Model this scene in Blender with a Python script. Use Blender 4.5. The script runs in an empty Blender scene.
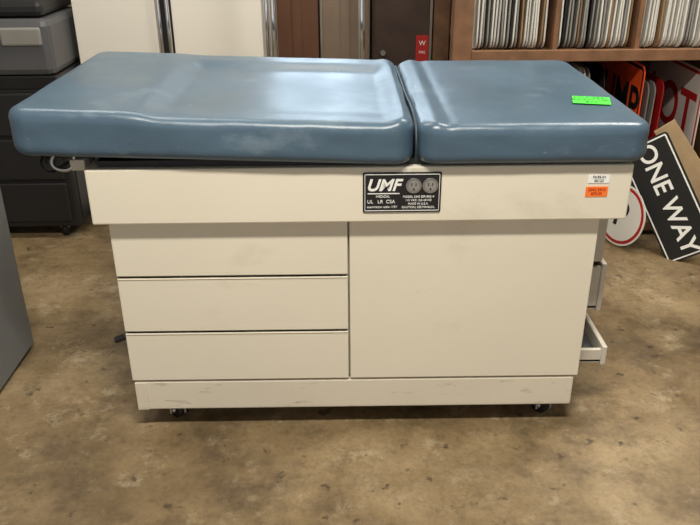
import bpy, bmesh, math, random
from mathutils import Vector, Matrix, noise as mnoise
random.seed(4)
S=bpy.context.scene
S.view_settings.view_transform='Standard'
COL=S.collection

# ---------------------------------------------------------------- materials
def mat(name,c,rough=.5,metal=0,var=.0,scale=8,bump=0,bscale=60,spec=.5,emit=0,c2=None,coat=0,scuff=None,rvar=0):
    m=bpy.data.materials.new(name); m.use_nodes=True
    n=m.node_tree.nodes; l=m.node_tree.links; b=n['Principled BSDF']
    b.inputs['Roughness'].default_value=rough; b.inputs['Metallic'].default_value=metal
    b.inputs['Specular IOR Level'].default_value=spec
    b.inputs['Coat Weight'].default_value=coat
    b.inputs['Base Color'].default_value=(*c,1)
    tc=n.new('ShaderNodeTexCoord')
    nz=n.new('ShaderNodeTexNoise'); nz.inputs['Scale'].default_value=scale; nz.inputs['Detail'].default_value=6
    l.new(tc.outputs['Object'],nz.inputs['Vector'])
    r=n.new('ShaderNodeValToRGB'); r.color_ramp.elements[0].position=.3; r.color_ramp.elements[1].position=.7
    d=c2 if c2 else tuple(x*(1-var) for x in c)
    r.color_ramp.elements[0].color=(*d,1); r.color_ramp.elements[1].color=(*(tuple(min(1,x*(1+var*.4)) for x in c)),1)
    l.new(nz.outputs['Fac'],r.inputs['Fac']); col=r.outputs['Color']
    for sc in (scuff or []):
        mp=n.new('ShaderNodeMapping'); mp.inputs['Scale'].default_value=sc[1]
        l.new(tc.outputs['Object'],mp.inputs['Vector'])
        s=n.new('ShaderNodeTexNoise'); s.inputs['Scale'].default_value=1; s.inputs['Detail'].default_value=8; s.inputs['Roughness'].default_value=.65
        l.new(mp.outputs['Vector'],s.inputs['Vector'])
        rr=n.new('ShaderNodeValToRGB'); rr.color_ramp.elements[0].position=sc[2]; rr.color_ramp.elements[1].position=sc[2]+.1
        k=sc[3]; rr.color_ramp.elements[0].color=(0,0,0,1); rr.color_ramp.elements[1].color=(k,k,k,1)
        l.new(s.outputs['Fac'],rr.inputs['Fac'])
        mx=n.new('ShaderNodeMix'); mx.data_type='RGBA'; l.new(rr.outputs['Color'],mx.inputs[0]); l.new(col,mx.inputs[6]); mx.inputs[7].default_value=(*sc[0],1)
        col=mx.outputs[2]
    l.new(col,b.inputs['Base Color'])
    if rvar:
        mr=n.new('ShaderNodeMapRange'); mr.inputs['From Min'].default_value=.3; mr.inputs['From Max'].default_value=.7
        mr.inputs['To Min'].default_value=rough-rvar; mr.inputs['To Max'].default_value=rough+rvar
        l.new(nz.outputs['Fac'],mr.inputs['Value']); l.new(mr.outputs['Result'],b.inputs['Roughness'])
    if bump:
        n2=n.new('ShaderNodeTexNoise'); n2.inputs['Scale'].default_value=bscale; n2.inputs['Detail'].default_value=3
        l.new(tc.outputs['Object'],n2.inputs['Vector'])
        bp=n.new('ShaderNodeBump'); bp.inputs['Strength'].default_value=bump; bp.inputs['Distance'].default_value=.01
        l.new(n2.outputs['Fac'],bp.inputs['Height']); l.new(bp.outputs['Normal'],b.inputs['Normal'])
    if emit:
        b.inputs['Emission Color'].default_value=(1,.97,.9,1); b.inputs['Emission Strength'].default_value=emit
    return m
def srgb(r,g,b):
    f=lambda v:(v/255/12.92) if v/255<=.04045 else ((v/255+.055)/1.055)**2.4
    return (f(r),f(g),f(b))
GR_=srgb(120,110,92)
CREAM=mat('cream_enamel',srgb(222,215,196),.42,var=.03,scale=3,scuff=[(GR_,(9,9,30),.68,.45),(srgb(186,175,150),(2.5,2.5,4),.57,.3)])
KICK=mat('scuffed_enamel',srgb(214,206,187),.45,var=.06,scale=4,scuff=[(GR_,(9,9,50),.58,.55),(GR_,(60,60,60),.66,.5)])
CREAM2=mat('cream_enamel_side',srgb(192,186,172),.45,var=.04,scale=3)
VINYL=mat('blue_vinyl',srgb(72,94,111),.34,var=.12,scale=5,bump=.06,bscale=220,rvar=.06,scuff=[(srgb(128,143,152),(5,5,9),.57,.32),(srgb(170,180,185),(40,40,90),.66,.7),(srgb(40,54,65),(30,30,50),.70,.5)])
SEAM=mat('seam_vinyl',srgb(34,46,56),.5,var=.1)
BLACK=mat('black_plastic',srgb(22,22,24),.45,var=.2)
DARK=mat('painted_gap_shade',srgb(52,47,42),.8,var=.2)
CHROME=mat('chrome',(.8,.8,.82),.12,metal=1,var=.05)
STEEL=mat('steel',(.45,.45,.45),.35,metal=1,var=.1)
WHITE=mat('white_laminate',srgb(228,223,211),.4,var=.03,scale=2)
SIGNW=mat('sign_white',srgb(212,210,202),.5,var=.08,scale=6)
SIGNG=mat('sign_grey',srgb(140,138,132),.5,var=.15,scale=6)
SIGNB=mat('sign_black',srgb(22,22,22),.5,var=.2)
SIGNR=mat('sign_red',srgb(165,28,28),.5,var=.1)
SIGNO=mat('sign_orange',srgb(238,84,34),.5,var=.1)
SIGNT=mat('sign_tan',srgb(150,120,85),.6,var=.2)
GREEN=mat('green_sticker',srgb(70,225,60),.6,var=.04)
ORSTK=mat('orange_sticker',srgb(245,120,40),.6,var=.04)
PAPER=mat('paper_white',srgb(235,235,230),.6,var=.03)
WOOD=mat('pine_wood',srgb(128,92,64),.6,var=.35,scale=14)
WOODD=mat('dark_wood',srgb(60,42,32),.6,var=.35,scale=10)
CARD=mat('cardboard',srgb(104,70,50),.8,var=.12,scale=6)
CARD2=mat('cardboard_light',srgb(132,114,98),.8,var=.12,scale=6)
CHAR=mat('charcoal_plastic',srgb(30,30,32),.5,var=.15,scale=4)
GREYP=mat('grey_plastic',srgb(84,85,87),.45,var=.08,scale=4)
BGREY=mat('blue_grey_steel',srgb(118,122,124),.5,var=.06,scale=2)
WALLM=mat('painted_wall',srgb(160,152,138),.8,var=.05,scale=2)
RIM=mat('white_border',srgb(230,230,225),.5,var=.03)

def floor_mat():
    m=bpy.data.materials.new('stained_concrete'); m.use_nodes=True
    n=m.node_tree.nodes; l=m.node_tree.links; b=n['Principled BSDF']
    tc=n.new('ShaderNodeTexCoord')
    def noise(s,d,off=0,rough=.5):
        z=n.new('ShaderNodeTexNoise'); z.inputs['Scale'].default_value=s; z.inputs['Detail'].default_value=d; z.inputs['Roughness'].default_value=rough
        mp=n.new('ShaderNodeMapping'); mp.inputs['Location'].default_value=(off,off*2,0)
        l.new(tc.outputs['Object'],mp.inputs['Vector']); l.new(mp.outputs['Vector'],z.inputs['Vector']); return z.outputs['Fac']
    def ramp(src,stops):
        r=n.new('ShaderNodeValToRGB'); e=r.color_ramp.elements
        e[0].position,e[0].color=stops[0][0],(*stops[0][1],1); e[1].position,e[1].color=stops[-1][0],(*stops[-1][1],1)
        for p,c in stops[1:-1]:
            x=e.new(p); x.color=(*c,1)
        l.new(src,r.inputs['Fac']); return r.outputs['Color']
    def mix(a,bb,mode,fac):
        x=n.new('ShaderNodeMix'); x.data_type='RGBA'; x.blend_type=mode
        if isinstance(fac,(int,float)): x.inputs[0].default_value=fac
        else: l.new(fac,x.inputs[0])
        l.new(a,x.inputs[6]); l.new(bb,x.inputs[7]); return x.outputs[2]
    g=lambda v:(v,v,v)
    c=ramp(noise(2.0,7,0,.65),[(.34,srgb(96,79,54)),(.5,srgb(127,108,78)),(.66,srgb(152,133,101))])
    c=mix(c,ramp(noise(12,12,3,.78),[(.32,(.62,.59,.54)),(.5,(1,1,1)),(.7,(1.15,1.15,1.14))]),'MULTIPLY',.95)
    c=mix(c,ramp(noise(70,6,5,.7),[(.3,(.78,.76,.73)),(.5,(1,1,1)),(.75,(1.1,1.1,1.1))]),'MULTIPLY',.9)
    pal=n.new('ShaderNodeRGB'); pal.outputs[0].default_value=(*srgb(182,168,140),1)
    c=mix(c,pal.outputs[0],'MIX',ramp(noise(6,14,9,.8),[(.54,g(0)),(.64,g(.55))]))
    dk=n.new('ShaderNodeRGB'); dk.outputs[0].default_value=(*srgb(54,44,33),1)
    c=mix(c,dk.outputs[0],'MIX',ramp(noise(2.6,12,17,.75),[(.50,g(0)),(.64,g(.65))]))
    c=mix(c,dk.outputs[0],'MIX',ramp(noise(18,6,23,.6),[(.62,g(0)),(.68,g(.75))]))
    l.new(c,b.inputs['Base Color'])
    l.new(ramp(noise(6,4,5),[(.3,g(.38)),(.7,g(.6))]),b.inputs['Roughness'])
    bp=n.new('ShaderNodeBump'); bp.inputs['Strength'].default_value=.12; bp.inputs['Distance'].default_value=.01
    l.new(noise(30,6),bp.inputs['Height']); l.new(bp.outputs['Normal'],b.inputs['Normal'])
    return m

# ---------------------------------------------------------------- helpers
def root(name,loc):
    o=bpy.data.objects.new(name,None); o.location=loc; o.empty_display_size=.1; COL.objects.link(o); return o
def link(o,parent):
    COL.objects.link(o)
    if parent is not None:
        o.parent=parent; o.matrix_parent_inverse=Matrix.Translation(-Vector(parent.location))
    return o
def mesh_from_bm(name,bm,mats,parent=None,smooth=False):
    bmesh.ops.recalc_face_normals(bm,faces=bm.faces)
    me=bpy.data.meshes.new(name); bm.to_mesh(me); bm.free()
    for m in (mats if isinstance(mats,(list,tuple)) else [mats]): me.materials.append(m)
    if smooth:
        for p in me.polygons: p.use_smooth=True
    return link(bpy.data.objects.new(name,me),parent)
def add_box(bm,x0,x1,y0,y1,z0,z1,bev=0,mi=0,M=None):
    t=bmesh.new(); bmesh.ops.create_cube(t,size=1)
    for v in t.verts: v.co=Vector(((x0+x1)/2+v.co.x*(x1-x0),(y0+y1)/2+v.co.y*(y1-y0),(z0+z1)/2+v.co.z*(z1-z0)))
    if bev: bmesh.ops.bevel(t,geom=t.edges[:],offset=bev,segments=2,affect='EDGES',profile=.5)
    for f in t.faces: f.material_index=mi
    if M: t.transform(M)
    me=bpy.data.meshes.new('t'); t.to_mesh(me); t.free(); bm.from_mesh(me); bpy.data.meshes.remove(me)
def box(name,x0,x1,y0,y1,z0,z1,m,parent=None,bev=0,M=None):
    bm=bmesh.new(); add_box(bm,x0,x1,y0,y1,z0,z1,bev,0,M); return mesh_from_bm(name,bm,m,parent)
def add_cyl(bm,p0,p1,r,seg=20,mi=0,r2=None):
    p0,p1=Vector(p0),Vector(p1); d=p1-p0
    t=bmesh.new(); bmesh.ops.create_cone(t,cap_ends=True,segments=seg,radius1=r,radius2=r if r2 is None else r2,depth=d.length)
    for f in t.faces:
        f.material_index=mi; f.smooth=len(f.verts)==4
    t.transform(Matrix.Translation((p0+p1)/2)@d.to_track_quat('Z','Y').to_matrix().to_4x4())
    me=bpy.data.meshes.new('t'); t.to_mesh(me); t.free(); bm.from_mesh(me); bpy.data.meshes.remove(me)
def cyl(name,p0,p1,r,m,parent=None,seg=20,r2=None):
    bm=bmesh.new(); add_cyl(bm,p0,p1,r,seg,0,r2); return mesh_from_bm(name,bm,m,parent)
def tube(name,pts,r,m,parent=None):
    c=bpy.data.curves.new(name,'CURVE'); c.dimensions='3D'; c.bevel_depth=r; c.bevel_resolution=4
    s=c.splines.new('BEZIER'); s.bezier_points.add(len(pts)-1)
    for b,p in zip(s.bezier_points,pts): b.co=p; b.handle_left_type=b.handle_right_type='AUTO'
    c.materials.append(m); return link(bpy.data.objects.new(name,c),parent)
def rrect(w,h,r,seg=5):
    pts=[]
    for cx,cz,a0 in ((w/2-r,h/2-r,0),(-w/2+r,h/2-r,90),(-w/2+r,-h/2+r,180),(w/2-r,-h/2+r,270)):
        for i in range(seg+1):
            a=math.radians(a0+90*i/seg); pts.append((cx+r*math.cos(a),cz+r*math.sin(a)))
    return pts
def add_plate(bm,pts,y0,y1,mi,M):
    a=[bm.verts.new(M@Vector((x,y0,z))) for x,z in pts]; b=[bm.verts.new(M@Vector((x,y1,z))) for x,z in pts]
    fs=[bm.faces.new(a),bm.faces.new(b[::-1])]
    n=len(pts)
    for i in range(n): fs.append(bm.faces.new((a[i],b[i],b[(i+1)%n],a[(i+1)%n])))
    for f in fs: f.material_index=mi
def text(name,s,size,M,m,parent,depth=.0006,shear=0,bold=0):
    c=bpy.data.curves.new(name,'FONT'); c.body=s; c.size=size; c.align_x='CENTER'; c.align_y='CENTER'; c.extrude=depth; c.shear=shear; c.offset=bold
    o=bpy.data.objects.new(name,c); COL.objects.link(o)
    dg=bpy.context.evaluated_depsgraph_get(); me=bpy.data.meshes.new_from_object(o.evaluated_get(dg))
    bpy.data.objects.remove(o)
    me.transform(M@Matrix.Rotation(math.radians(90),4,'X')); me.materials.clear(); me.materials.append(m)
    return link(bpy.data.objects.new(name,me),parent)
def T(x,y,z): return Matrix.Translation((x,y,z))
def Rz(a): return Matrix.Rotation(math.radians(a),4,'Z')
def Ry(a): return Matrix.Rotation(math.radians(a),4,'Y')
def Rx(a): return Matrix.Rotation(math.radians(a),4,'X')

# ---------------------------------------------------------------- room
XL,XR,YB,YF,H=-3.0,3.2,3.4,-4.0,2.75
fl=box('floor',XL,XR,YF,YB,-.1,0,floor_mat())
box('ceiling',XL-.1,XR+.1,YF,YB+.1,H,H+.1,mat('ceiling_paint',srgb(205,200,190),.9,var=.03))
box('wall_left',XL-.1,XL,YF,YB,-.1,H,WALLM); box('wall_right',XR,XR+.1,YF,YB,-.1,H,WALLM)
bm=bmesh.new(); wx0,wx1,wz0,wz1=-.95,.55,1.30,2.25
add_box(bm,XL-.1,wx0,YB,YB+.1,-.1,H); add_box(bm,wx1,XR+.1,YB,YB+.1,-.1,H)
add_box(bm,wx0,wx1,YB,YB+.1,-.1,wz0); add_box(bm,wx0,wx1,YB,YB+.1,wz1,H)
mesh_from_bm('wall_back',bm,WALLM)
wn=root('window_1',((wx0+wx1)/2,YB,wz0))
bm=bmesh.new()
for a in (wx0,-.225,wx1-.05): add_box(bm,a,a+.05,YB-.02,YB+.06,wz0,wz1)
add_box(bm,wx0,wx1,YB-.02,YB+.06,wz0,wz0+.05); add_box(bm,wx0,wx1,YB-.02,YB+.06,wz1-.05,wz1)
mesh_from_bm('frame',bm,WHITE,wn)
ld=bpy.data.lights.new('daylight','AREA'); ld.shape='RECTANGLE'; ld.size=1.5; ld.size_y=.95; ld.energy=25; ld.color=(.66,.83,1)
lo=bpy.data.objects.new('daylight',ld); lo.location=(-.2,YB+.15,1.77); lo.rotation_euler=(math.radians(-90),0,0); link(lo,wn)
box('baseboard_back',XL,XR,YB-.015,YB,0,.1,WOODD)
TUBE=mat('added_light_tube',(1,1,1),.5,emit=4)
for i,(x,y,p) in enumerate([(-.05,-1.15,84),(-1.0,1.0,22),(1.4,.8,52),(.1,2.4,14)]):  # unseen ceiling fixtures, added to light the room and the table front
    r=root('added_ceiling_light' if i==0 else 'added_ceiling_light.%03d'%i,(x,y,H))
    box('housing',x-.6,x+.6,y-.09,y+.09,H-.06,H,WHITE,r,.008)
    for dy in (-.045,.045): cyl('tube',(x-.57,y+dy,H-.08),(x+.57,y+dy,H-.08),.016,TUBE,r)
    ld=bpy.data.lights.new('lamp','AREA'); ld.shape='RECTANGLE'; ld.size=1.2; ld.size_y=.2; ld.energy=p; ld.color=(1,.94,.84)
    lo=bpy.data.objects.new('lamp',ld); lo.location=(x,y,H-.11); link(lo,r)

# ---------------------------------------------------------------- exam table
ET=root('medical_exam_table',(0,.3,0))
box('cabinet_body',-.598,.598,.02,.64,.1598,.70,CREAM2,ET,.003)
box('toe_kick',-.592,.592,.003,.62,.0665,.157,KICK,ET,.004)
box('corner_post',-.596,-.565,.0,.02,.0675,.156,KICK,ET,.002)
for i,(a,b) in enumerate([(.163,.309),(.315,.469),(.475,.635)]):
    bm=bmesh.new(); add_box(bm,-.6,-.018,.0,.0195,a,b,.0025); add_box(bm,-.598,-.02,-.002,.012,b-.003,b,.001)
    mesh_from_bm('drawer_%d'%(i+1),bm,CREAM,ET)
box('drawer_gap_shade',-.594,-.022,.017,.0205,.166,.63,DARK,ET)  # dark sheet behind the fronts, shade of the drawer gaps put into colour
box('door_panel',-.0135,.6,.0,.0195,.163,.635,CREAM,ET,.0025)
bm=bmesh.new(); add_box(bm,-.628,.652,-.03,.665,.6285,.7666,.004); mesh_from_bm('header_rail',bm,CREAM,ET)
box('upholstery_base',-.60,.635,-.012,.64,.7666,.782,BLACK,ET)
def cushion(name,x0,x1,y0,y1,z0,z1,r,hf,nx,ny,nz):
    bm=bmesh.new(); vs={}
    def V(i,j,k):
        key=(i,j,k)
        if key not in vs:
            e=lambda t:.5-.5*math.cos(math.pi*t)
            p=Vector((x0+(x1-x0)*(.5*i/nx+.5*e(i/nx)),y0+(y1-y0)*(.4*j/ny+.6*e(j/ny)),z0+(z1-z0)*k/nz))
            rx=.05
            qx=min(max(p.x,x0+rx),x1-rx); qy=min(max(p.y,y0+rx),y1-rx)
            dx,dy=p.x-qx,p.y-qy; L=math.hypot(dx,dy)
            if dx and dy:
                m=max(abs(dx),abs(dy))/L; dx*=m; dy*=m
                p.x,p.y=qx+dx,qy+dy; L=math.hypot(dx,dy)
            zt=min(max(p.z,z0+r),z1-r); dz=p.z-zt
            edge=max(0,L-(rx-r)) if L>0 else 0
            if abs(dz)>1e-9 and edge>1e-9:
                a=edge/r; b_=abs(dz)/r; mx=max(a,b_); hh=math.hypot(a,b_); k2=mx/hh
                ne=edge*k2; p.z=zt+dz*k2; f_=(rx-r+ne)/L; p.x,p.y=qx+dx*f_,qy+dy*f_
            s=(p.z-z0)/(z1-z0)
            a=mnoise.noise(Vector((p.x*7,p.y*7,p.z*18)))*.0026+mnoise.noise(Vector((p.x*22,p.y*16,p.z*30+5)))*.0010
            if L>rx*.8: p.x+=dx/L*a; p.y+=dy/L*a
            p.z+=hf(p.x,p.y,s)+a*.5*s; vs[key]=bm.verts.new(p)
        return vs[key]
    for i in range(nx):
        for j in range(ny):
            bm.faces.new((V(i,j,0),V(i,j+1,0),V(i+1,j+1,0),V(i+1,j,0))); bm.faces.new((V(i,j,nz),V(i+1,j,nz),V(i+1,j+1,nz),V(i,j+1,nz)))
        for k in range(nz):
            bm.faces.new((V(i,0,k),V(i+1,0,k),V(i+1,0,k+1),V(i,0,k+1))); bm.faces.new((V(i,ny,k),V(i,ny,k+1),V(i+1,ny,k+1),V(i+1,ny,k)))
    for j in range(ny):
        for k in range(nz):
            bm.faces.new((V(0,j,k),V(0,j,k+1),V(0,j+1,k+1),V(0,j+1,k))); bm.faces.new((V(nx,j,k),V(nx,j+1,k),V(nx,j+1,k+1),V(nx,j,k+1)))
    return mesh_from_bm(name,bm,VINYL,ET,True)
def ss(a,b,x):
    t=min(1,max(0,(x-a)/(b-a))); return t*t*(3-2*t)
def hl(x,y,s):
    h=.033*(.135-x)/.925
    tr=ss(-.50,-.43,x)*(1-ss(.06,.12,x))*(.45+.55*ss(-.02,.09,y))*(1-ss(.52,.61,y))
    hd=1-ss(-.54,-.44,x)
    rim=math.exp(-((x-.105)/.02)**2)*.004
    return h+s*s*(-.016*tr+.004*hd+rim)
def hr(x,y,s):
    fold=math.exp(-((x-.185)/.018)**2)*.003-math.exp(-((x-.215)/.014)**2)*.002
    wr=.0008*mnoise.noise(Vector((x*30,y*14,0)))*math.exp(-((x-.2)/.06)**2)
    return .002-s*.002*ss(.2,.7,x)+s*(fold+wr)+s*.004*ss(.1,.5,y)
cushion('back_cushion',-.780,.137,-.060,.69,.774,.880,.025,hl,150,90,16)
cushion('seat_cushion',.141,.678,-.060,.70,.774,.870,.025,hr,110,90,16)
tube('seam_piping',[(.139,-.055,.79),(.139,-.056,.83),(.139,-.03,.860),(.139,.3,.866),(.139,.66,.862)],.0035,SEAM,ET)
box('backrest_frame',-.72,-.60,.03,.6,.776,.792,BLACK,ET,.003)
tube('stirrup_bracket',[(-.70,.0,.80),(-.705,-.01,.775),(-.69,-.01,.762),(-.66,-.005,.768),(-.655,.0,.79)],.005,STEEL,ET)
box('bracket_block',-.665,-.63,-.01,.03,.758,.785,CREAM2,ET,.003)
tube('hanging_power_cord',[(-.73,.02,.795),(-.735,.0,.77),(-.72,.0,.752),(-.70,.02,.757),(-.66,.05,.775)],.004,BLACK,ET)
cyl('bracket_knob',(-.722,.0,.782),(-.70,.0,.782),.009,BLACK,ET)
tube('foot_lever',[(-.58,.12,.225),(-.63,.12,.232),(-.668,.115,.222)],.009,BLACK,ET)
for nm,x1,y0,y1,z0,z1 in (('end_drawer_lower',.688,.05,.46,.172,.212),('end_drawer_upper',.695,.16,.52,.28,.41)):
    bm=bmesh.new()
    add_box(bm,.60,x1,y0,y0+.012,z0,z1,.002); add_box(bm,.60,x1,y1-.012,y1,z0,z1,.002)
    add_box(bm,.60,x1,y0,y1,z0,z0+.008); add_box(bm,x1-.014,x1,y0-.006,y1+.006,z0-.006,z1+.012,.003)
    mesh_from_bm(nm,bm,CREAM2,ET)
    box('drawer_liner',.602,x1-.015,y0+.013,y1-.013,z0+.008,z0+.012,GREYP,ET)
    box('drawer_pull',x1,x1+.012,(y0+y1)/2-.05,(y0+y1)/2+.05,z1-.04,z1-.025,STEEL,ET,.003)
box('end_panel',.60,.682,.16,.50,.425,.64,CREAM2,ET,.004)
for i,(x,y) in enumerate([(-.50,.07),(.535,.07),(-.50,.56),(.535,.56)]):
    bm=bmesh.new()
    add_cyl(bm,(x-.014,y-.012,.024),(x+.008,y+.012,.024),.024,24,0)
    add_cyl(bm,(x-.020,y-.018,.024),(x+.014,y+.018,.024),.007,12,1)
    add_box(bm,x-.024,x-.019,y-.022,y+.018,.018,.058,0,1); add_box(bm,x+.016,x+.021,y-.018,y+.022,.018,.058,0,1)
    add_box(bm,x-.032,x+.032,y-.026,y+.026,.054,.0665,.002,1)
    mesh_from_bm('caster_%d'%(i+1),bm,[BLACK,STEEL],ET)
YH=-.03
box('label_plate',.019,.203,YH-.004,YH,.655,.754,BLACK,ET,.003)
bm=bmesh.new()
for a,b,c,d in ((.023,.199,.7488,.750),(.023,.199,.659,.6602),(.023,.0242,.659,.750),(.1978,.199,.659,.750)): add_box(bm,a,b,YH-.0055,YH-.003,c,d)
mesh_from_bm('label_border',bm,RIM,ET)
text('label_logo','UMF',.040,T(.066,YH-.0048,.722),RIM,ET,shear=.3,bold=.0010)
box('label_underline',.03,.105,YH-.0055,YH-.003,.7015,.7035,RIM,ET)
text('label_caption','MEDICAL',.008,T(.066,YH-.0048,.695),RIM,ET)
text('label_text','UL   LR  CSA',.012,T(.062,YH-.0048,.682),RIM,ET)
text('label_text','examination table 115V',.0075,T(.064,YH-.0048,.669),RIM,ET)
bm=bmesh.new()
for x in (.138,.177):
    add_cyl(bm,(x,YH-.008,.722),(x,YH-.003,.722),.0185,28,0)
    add_cyl(bm,(x,YH-.0085,.722),(x,YH-.0078,.722),.013,24,2)
    for dx in (-.005,.005): add_box(bm,x+dx-.001,x+dx+.001,YH-.0092,YH-.008,.722,.729,0,1)
    add_cyl(bm,(x,YH-.0092,.714),(x,YH-.008,.714),.0024,12,1)
mesh_from_bm('power_outlets',bm,[STEEL,BLACK,SIGNG],ET)
for k,tt in enumerate(['MODEL 5240 SER 80514','115 VAC 12A 60 HZ','MADE IN U.S.A.','CAUTION: SEE MANUAL']):
    text('label_print',tt,.0072,T(.150,YH-.0048,.694-k*.0088),RIM,ET)
for x0,x1,z0,z1,m,nm in ((.548,.598,.722,.742,PAPER,'inventory_sticker'),(.545,.597,.688,.713,ORSTK,'price_sticker')):
    box(nm,x0,x1,YH-.0015,YH,z0,z1,m,ET)
text('sticker_print','74.95-01\n00123',.009,T(.573,YH-.0017,.732),BLACK,ET)
text('sticker_print','0042 5910\n$75.00',.0095,T(.571,YH-.0017,.7005),SIGNR,ET)
M=T(.59,.15,.8738)@Rz(-14)@Rx(.3)
box('green_tag',-.045,.045,-.036,.036,0,.0012,GREEN,ET,M=M)
for k,tt in enumerate(['LOT 2841','EXAM TBL','$75']):
    text('green_tag_print',tt,.02,M@T(0,.022-k*.022,.0013)@Rx(-90),BLACK,ET,depth=.0002)

# ---------------------------------------------------------------- left grey cabinet
FC=root('steel_filing_cabinet',(-1.3,.0,0))
box('carcass',-1.52,-1.056,-.35,.455,.012,.80,BGREY,FC,.004); box('plinth',-1.5,-1.07,-.33,.44,0,.012,CHAR,FC)
for k in range(3):
    box('drawer_front',-1.50,-1.075,-.365,-.35,.05+k*.25,.285+k*.25,BGREY,FC,.003)
    box('handle',-1.36,-1.22,-.385,-.365,.2+k*.25,.215+k*.25,STEEL,FC,.003)

# ---------------------------------------------------------------- office machine on casters
PR=root('office_printer',(-1.55,1.6,0))
bm=bmesh.new(); add_box(bm,-1.85,-1.17,1.36,1.80,.05,.655,.012); mesh_from_bm('paper_cabinet',bm,CHAR,PR)
for k in range(3): box('paper_tray',-1.83,-1.20,1.348,1.362,.08+k*.19,.255+k*.19,CHAR,PR,.006)
box('side_cover',-1.175,-1.165,1.39,1.77,.08,.63,CHAR,PR,.003)
bm=bmesh.new(); add_box(bm,-1.85,-1.17,1.36,1.80,.70,.92,.028); mesh_from_bm('engine_body',bm,GREYP,PR,False)
box('output_slot',-1.80,-1.42,1.352,1.38,.74,.88,BLACK,PR,.012)
box('control_panel',-1.36,-1.20,1.35,1.37,.82,.89,SIGNG,PR,.008)
box('black_trim',-1.852,-1.168,1.356,1.804,.65,.702,BLACK,PR,.004)
box('scanner_lid',-1.85,-1.19,1.38,1.80,.925,.985,CHAR,PR,.02)
tube('power_cord',[(-1.75,1.34,.70),(-1.6,1.335,.72),(-1.45,1.335,.76),(-1.37,1.335,.84),(-1.42,1.34,.92),(-1.55,1.36,.95)],.008,BLACK,PR)
for x in (-1.78,-1.25):
    for y in (1.40,1.75):
        bm=bmesh.new(); add_cyl(bm,(x-.012,y,.028),(x+.012,y,.028),.028,20,0); add_box(bm,x-.02,x+.02,y-.02,y+.02,.04,.055,.002,1); mesh_from_bm('caster',bm,[BLACK,STEEL],PR)

# ---------------------------------------------------------------- white panels / chrome posts
WP=root('white_storage_cabinet',(-.77,1.7,0))
box('carcass',-1.145,-.36,1.62,2.05,.05,1.6,WHITE,WP,.004)
box('door_left',-1.145,-.80,1.60,1.618,.06,1.59,WHITE,WP,.003); box('door_right',-.735,-.36,1.60,1.618,.06,1.59,WHITE,WP,.003)
box('centre_gap',-.798,-.737,1.612,1.6195,.06,1.59,CHAR,WP)
for x in (-.785,-.750): cyl('handle_post',(x,1.588,.1),(x,1.588,1.55),.009,CHROME,WP)
box('plinth',-1.12,-.38,1.64,2.03,0,.05,CHAR,WP)
GR=root('chrome_garment_rack',(-.1,1.5,0))
for x in (-.305,.055):
    cyl('upright',(x,1.5,.06),(x,1.5,1.6),.013,CHROME,GR)
    cyl('foot_bar',(x,1.25,.05),(x,1.75,.05),.014,CHROME,GR)
    for y in (1.27,1.73): cyl('wheel',(x-.01,y,.022),(x+.01,y,.022),.022,BLACK,GR)
cyl('top_rail',(-.33,1.5,1.6),(.085,1.5,1.6),.014,CHROME,GR); cyl('lower_rail',(-.305,1.5,.05),(.055,1.5,.05),.012,CHROME,GR)
cyl('second_upright',(-.335,1.53,.05),(-.335,1.53,1.6),.008,CHROME,GR)
def carton(name,x0,x1,y0,y1,hs,m):
    r=root(name,((x0+x1)/2,(y0+y1)/2,0)); z=0
    for k,h in enumerate(hs):
        box('carton_%d'%(k+1),x0+.004*(k%2),x1-.004*((k+1)%2),y0+.006*(k%2),y1,z,z+h-.003,m,r,.004)
        box('tape',(x0+x1)/2-.02,(x0+x1)/2+.02,y0-.001,y0+.008,z+.01,z+h-.01,m,r); z+=h
carton('cardboard_box_stack',-.33,-.135,1.95,2.3,(.4,.62),CARD)
carton('cardboard_box_stack.001',-.12,.10,1.95,2.3,(.38,.62),CARD2)
DC=root('dark_wooden_cabinet',(.25,2.1,0))
box('carcass',.115,.372,1.85,2.3,.04,1.25,WOODD,DC,.004); box('plinth',.13,.36,1.87,2.28,0,.04,BLACK,DC)
box('door',.12,.368,1.83,1.848,.06,1.23,WOODD,DC,.003); cyl('knob',(.16,1.81,.7),(.16,1.83,.7),.012,STEEL,DC)
SR=root('red_warning_sign',(.34,1.82,.7))
box('plate',.31,.366,1.822,1.829,.64,.775,SIGNR,SR)
text('lettering','W',.03,T(.338,1.8215,.74),RIM,SR); text('lettering','FIRE',.016,T(.338,1.8215,.70),RIM,SR)

# ---------------------------------------------------------------- sign rack
RK=root('wooden_sign_rack',(1.4,1.65,0))
y0,y1=1.30,2.0; ZS=.79
bm=bmesh.new()
for x in (.40,2.35):
    add_box(bm,x,x+.075,y0-.02,y0+.06,0,1.9,.003); add_box(bm,x,x+.075,y1-.06,y1,0,1.9,.003)
mesh_from_bm('posts',bm,WOOD,RK)
bm=bmesh.new(); add_box(bm,.475,2.35,y0,y1,ZS-.03,ZS,.002); add_box(bm,.475,2.35,y0-.02,y0,ZS-.035,ZS+.008,.002)
add_box(bm,.475,2.35,y0+.02,y1,.02,.06,.002); add_box(bm,.475,2.35,y0,y1,1.45,1.48,.002)
mesh_from_bm('shelves',bm,WOOD,RK)
bm=bmesh.new()
DV=(.80,1.12,1.45,1.78,2.08)
for x in DV: add_box(bm,x-.009,x+.009,y0,y1,ZS,1.45)
for x in (1.52,2.0): add_box(bm,x-.01,x+.01,y0+.02,y1,.06,ZS-.03)
mesh_from_bm('dividers',bm,WOOD,RK)
box('back_board',.42,2.4,y1,y1+.015,0,1.9,WOODD,RK)
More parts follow.
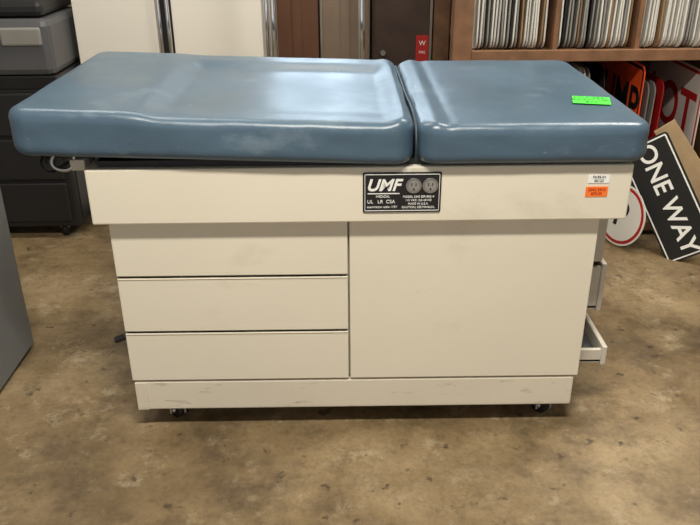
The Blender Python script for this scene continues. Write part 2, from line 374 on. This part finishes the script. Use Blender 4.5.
def stack(name,x0,x1,z,skip,hmin,hmax,gap,yb,wt,th=.0022):
    bm=bmesh.new(); x=x0
    while x<x1:
        if any(abs(x-s)<.022 for s in skip): x+=.006; continue
        w=random.uniform(.46,.58); h=random.uniform(hmin,hmax); tl=random.uniform(-.5,1.3)
        M=T(x,yb+random.uniform(0,.02)+w/2,z)@Ry(tl)@Rz(-90)
        pts=[(a,b+h/2) for a,b in rrect(w,h,.045)]
        mi=random.choices([0,1,2,3,4,5],wt)[0]
        add_plate(bm,pts,-th,th,mi,M)
        x+=random.uniform(*gap)
    return mesh_from_bm(name,bm,[SIGNW,SIGNG,SIGNB,SIGNT,SIGNR,SIGNO],None)
WT=[10,5,.6,1,0,0]
stack('street_sign_stack',.50,2.3,ZS+.002,DV,.45,.6,(.010,.018),y0+.02,WT,.003)
stack('street_sign_stack.001',.52,1.03,.062,(),.55,.66,(.016,.028),y0+.04,[10,5,1,2,0,1])
stack('street_sign_stack.002',1.215,1.27,.062,(),.5,.62,(.013,.02),y0+.04,[8,3,0,0,1,2])
stack('street_sign_stack.003',1.56,2.3,.062,(2.0,),.5,.64,(.02,.035),y0+.04,WT)
def sign(name,M,w,h,face,border,txts,rad=.035,circle=False,bw=.012):
    r=root(name,M.translation)
    def k(s):
        return rrect(w-2*s,h-2*s,max(.005,rad-s)) if not circle else [((w/2-s)*math.cos(a*math.pi/20),(w/2-s)*math.sin(a*math.pi/20)) for a in range(40)]
    bm=bmesh.new(); add_plate(bm,k(0),-.0015,.0015,0,M)
    add_plate(bm,k(.008),-.0022,-.0014,1,M); add_plate(bm,k(.008+bw),-.0030,-.0021,0,M)
    mesh_from_bm('plate',bm,[face,border],r)
    for s,size,dx,dz,rot,m in txts: text('lettering',s,size,M@T(dx,-.0033,dz)@Ry(rot),m,r,bold=size*.015)
    return r
sign('orange_road_sign',T(1.165,y0+.29,.40)@Rz(-90),.6,.66,SIGNO,SIGNB,[('BUMP',.22,0,.15,0,SIGNB),('AHEAD',.15,0,-.1,0,SIGNB)])
sign('parking_lot_sign',T(1.41,y0+.29,.385)@Rz(-90),.6,.64,SIGNW,SIGNR,[('LOT',.26,0.01,.12,0,SIGNR),('CLOSED',.14,0,-.12,0,SIGNB)])
sign('one_way_sign',T(1.275,1.14,.235)@Rz(-40)@Rx(-10)@Ry(54),.50,.21,SIGNB,RIM,[('ONE WAY',.10,-.0,0,0,RIM)],rad=.015,bw=.006)
sign('no_parking_sign',T(1.13,1.22,.135)@Rz(-66)@Rx(-8),.26,.26,SIGNW,SIGNR,[('P',.15,0,0,0,SIGNB)],circle=True,bw=.013)
r=root('wood_plank',(1.40,1.25,.33))
box('board',-.045,.045,-.01,.01,-.34,.22,mat('light_pine',srgb(168,142,106),.6,var=.2,scale=12),r,.002,M=T(1.40,1.235,.32)@Rz(-20)@Rx(-6)@Ry(-38))

# ---------------------------------------------------------------- world + camera
w=bpy.data.worlds.new('w'); S.world=w; w.use_nodes=True
bg=w.node_tree.nodes['Background']; bg.inputs[0].default_value=(.96,.97,1,1); bg.inputs[1].default_value=.72
c=bpy.data.cameras.new('camera'); co=bpy.data.objects.new('camera',c); COL.objects.link(co); S.camera=co
p,yw,ro,f=.4427,.0083,-.0079,762.08
F=Vector((math.sin(yw)*math.cos(p),math.cos(yw)*math.cos(p),-math.sin(p))); rt=Vector((math.cos(yw),-math.sin(yw),0)); up=rt.cross(F)
r2=rt*math.cos(ro)+up*math.sin(ro); u2=-rt*math.sin(ro)+up*math.cos(ro)
MM=Matrix((r2,u2,-F)).transposed().to_4x4(); MM.translation=Vector((-.0267,-1.7224,1.3245)); co.matrix_world=MM
c.sensor_width=36; c.lens=f/700*36; c.clip_start=.02
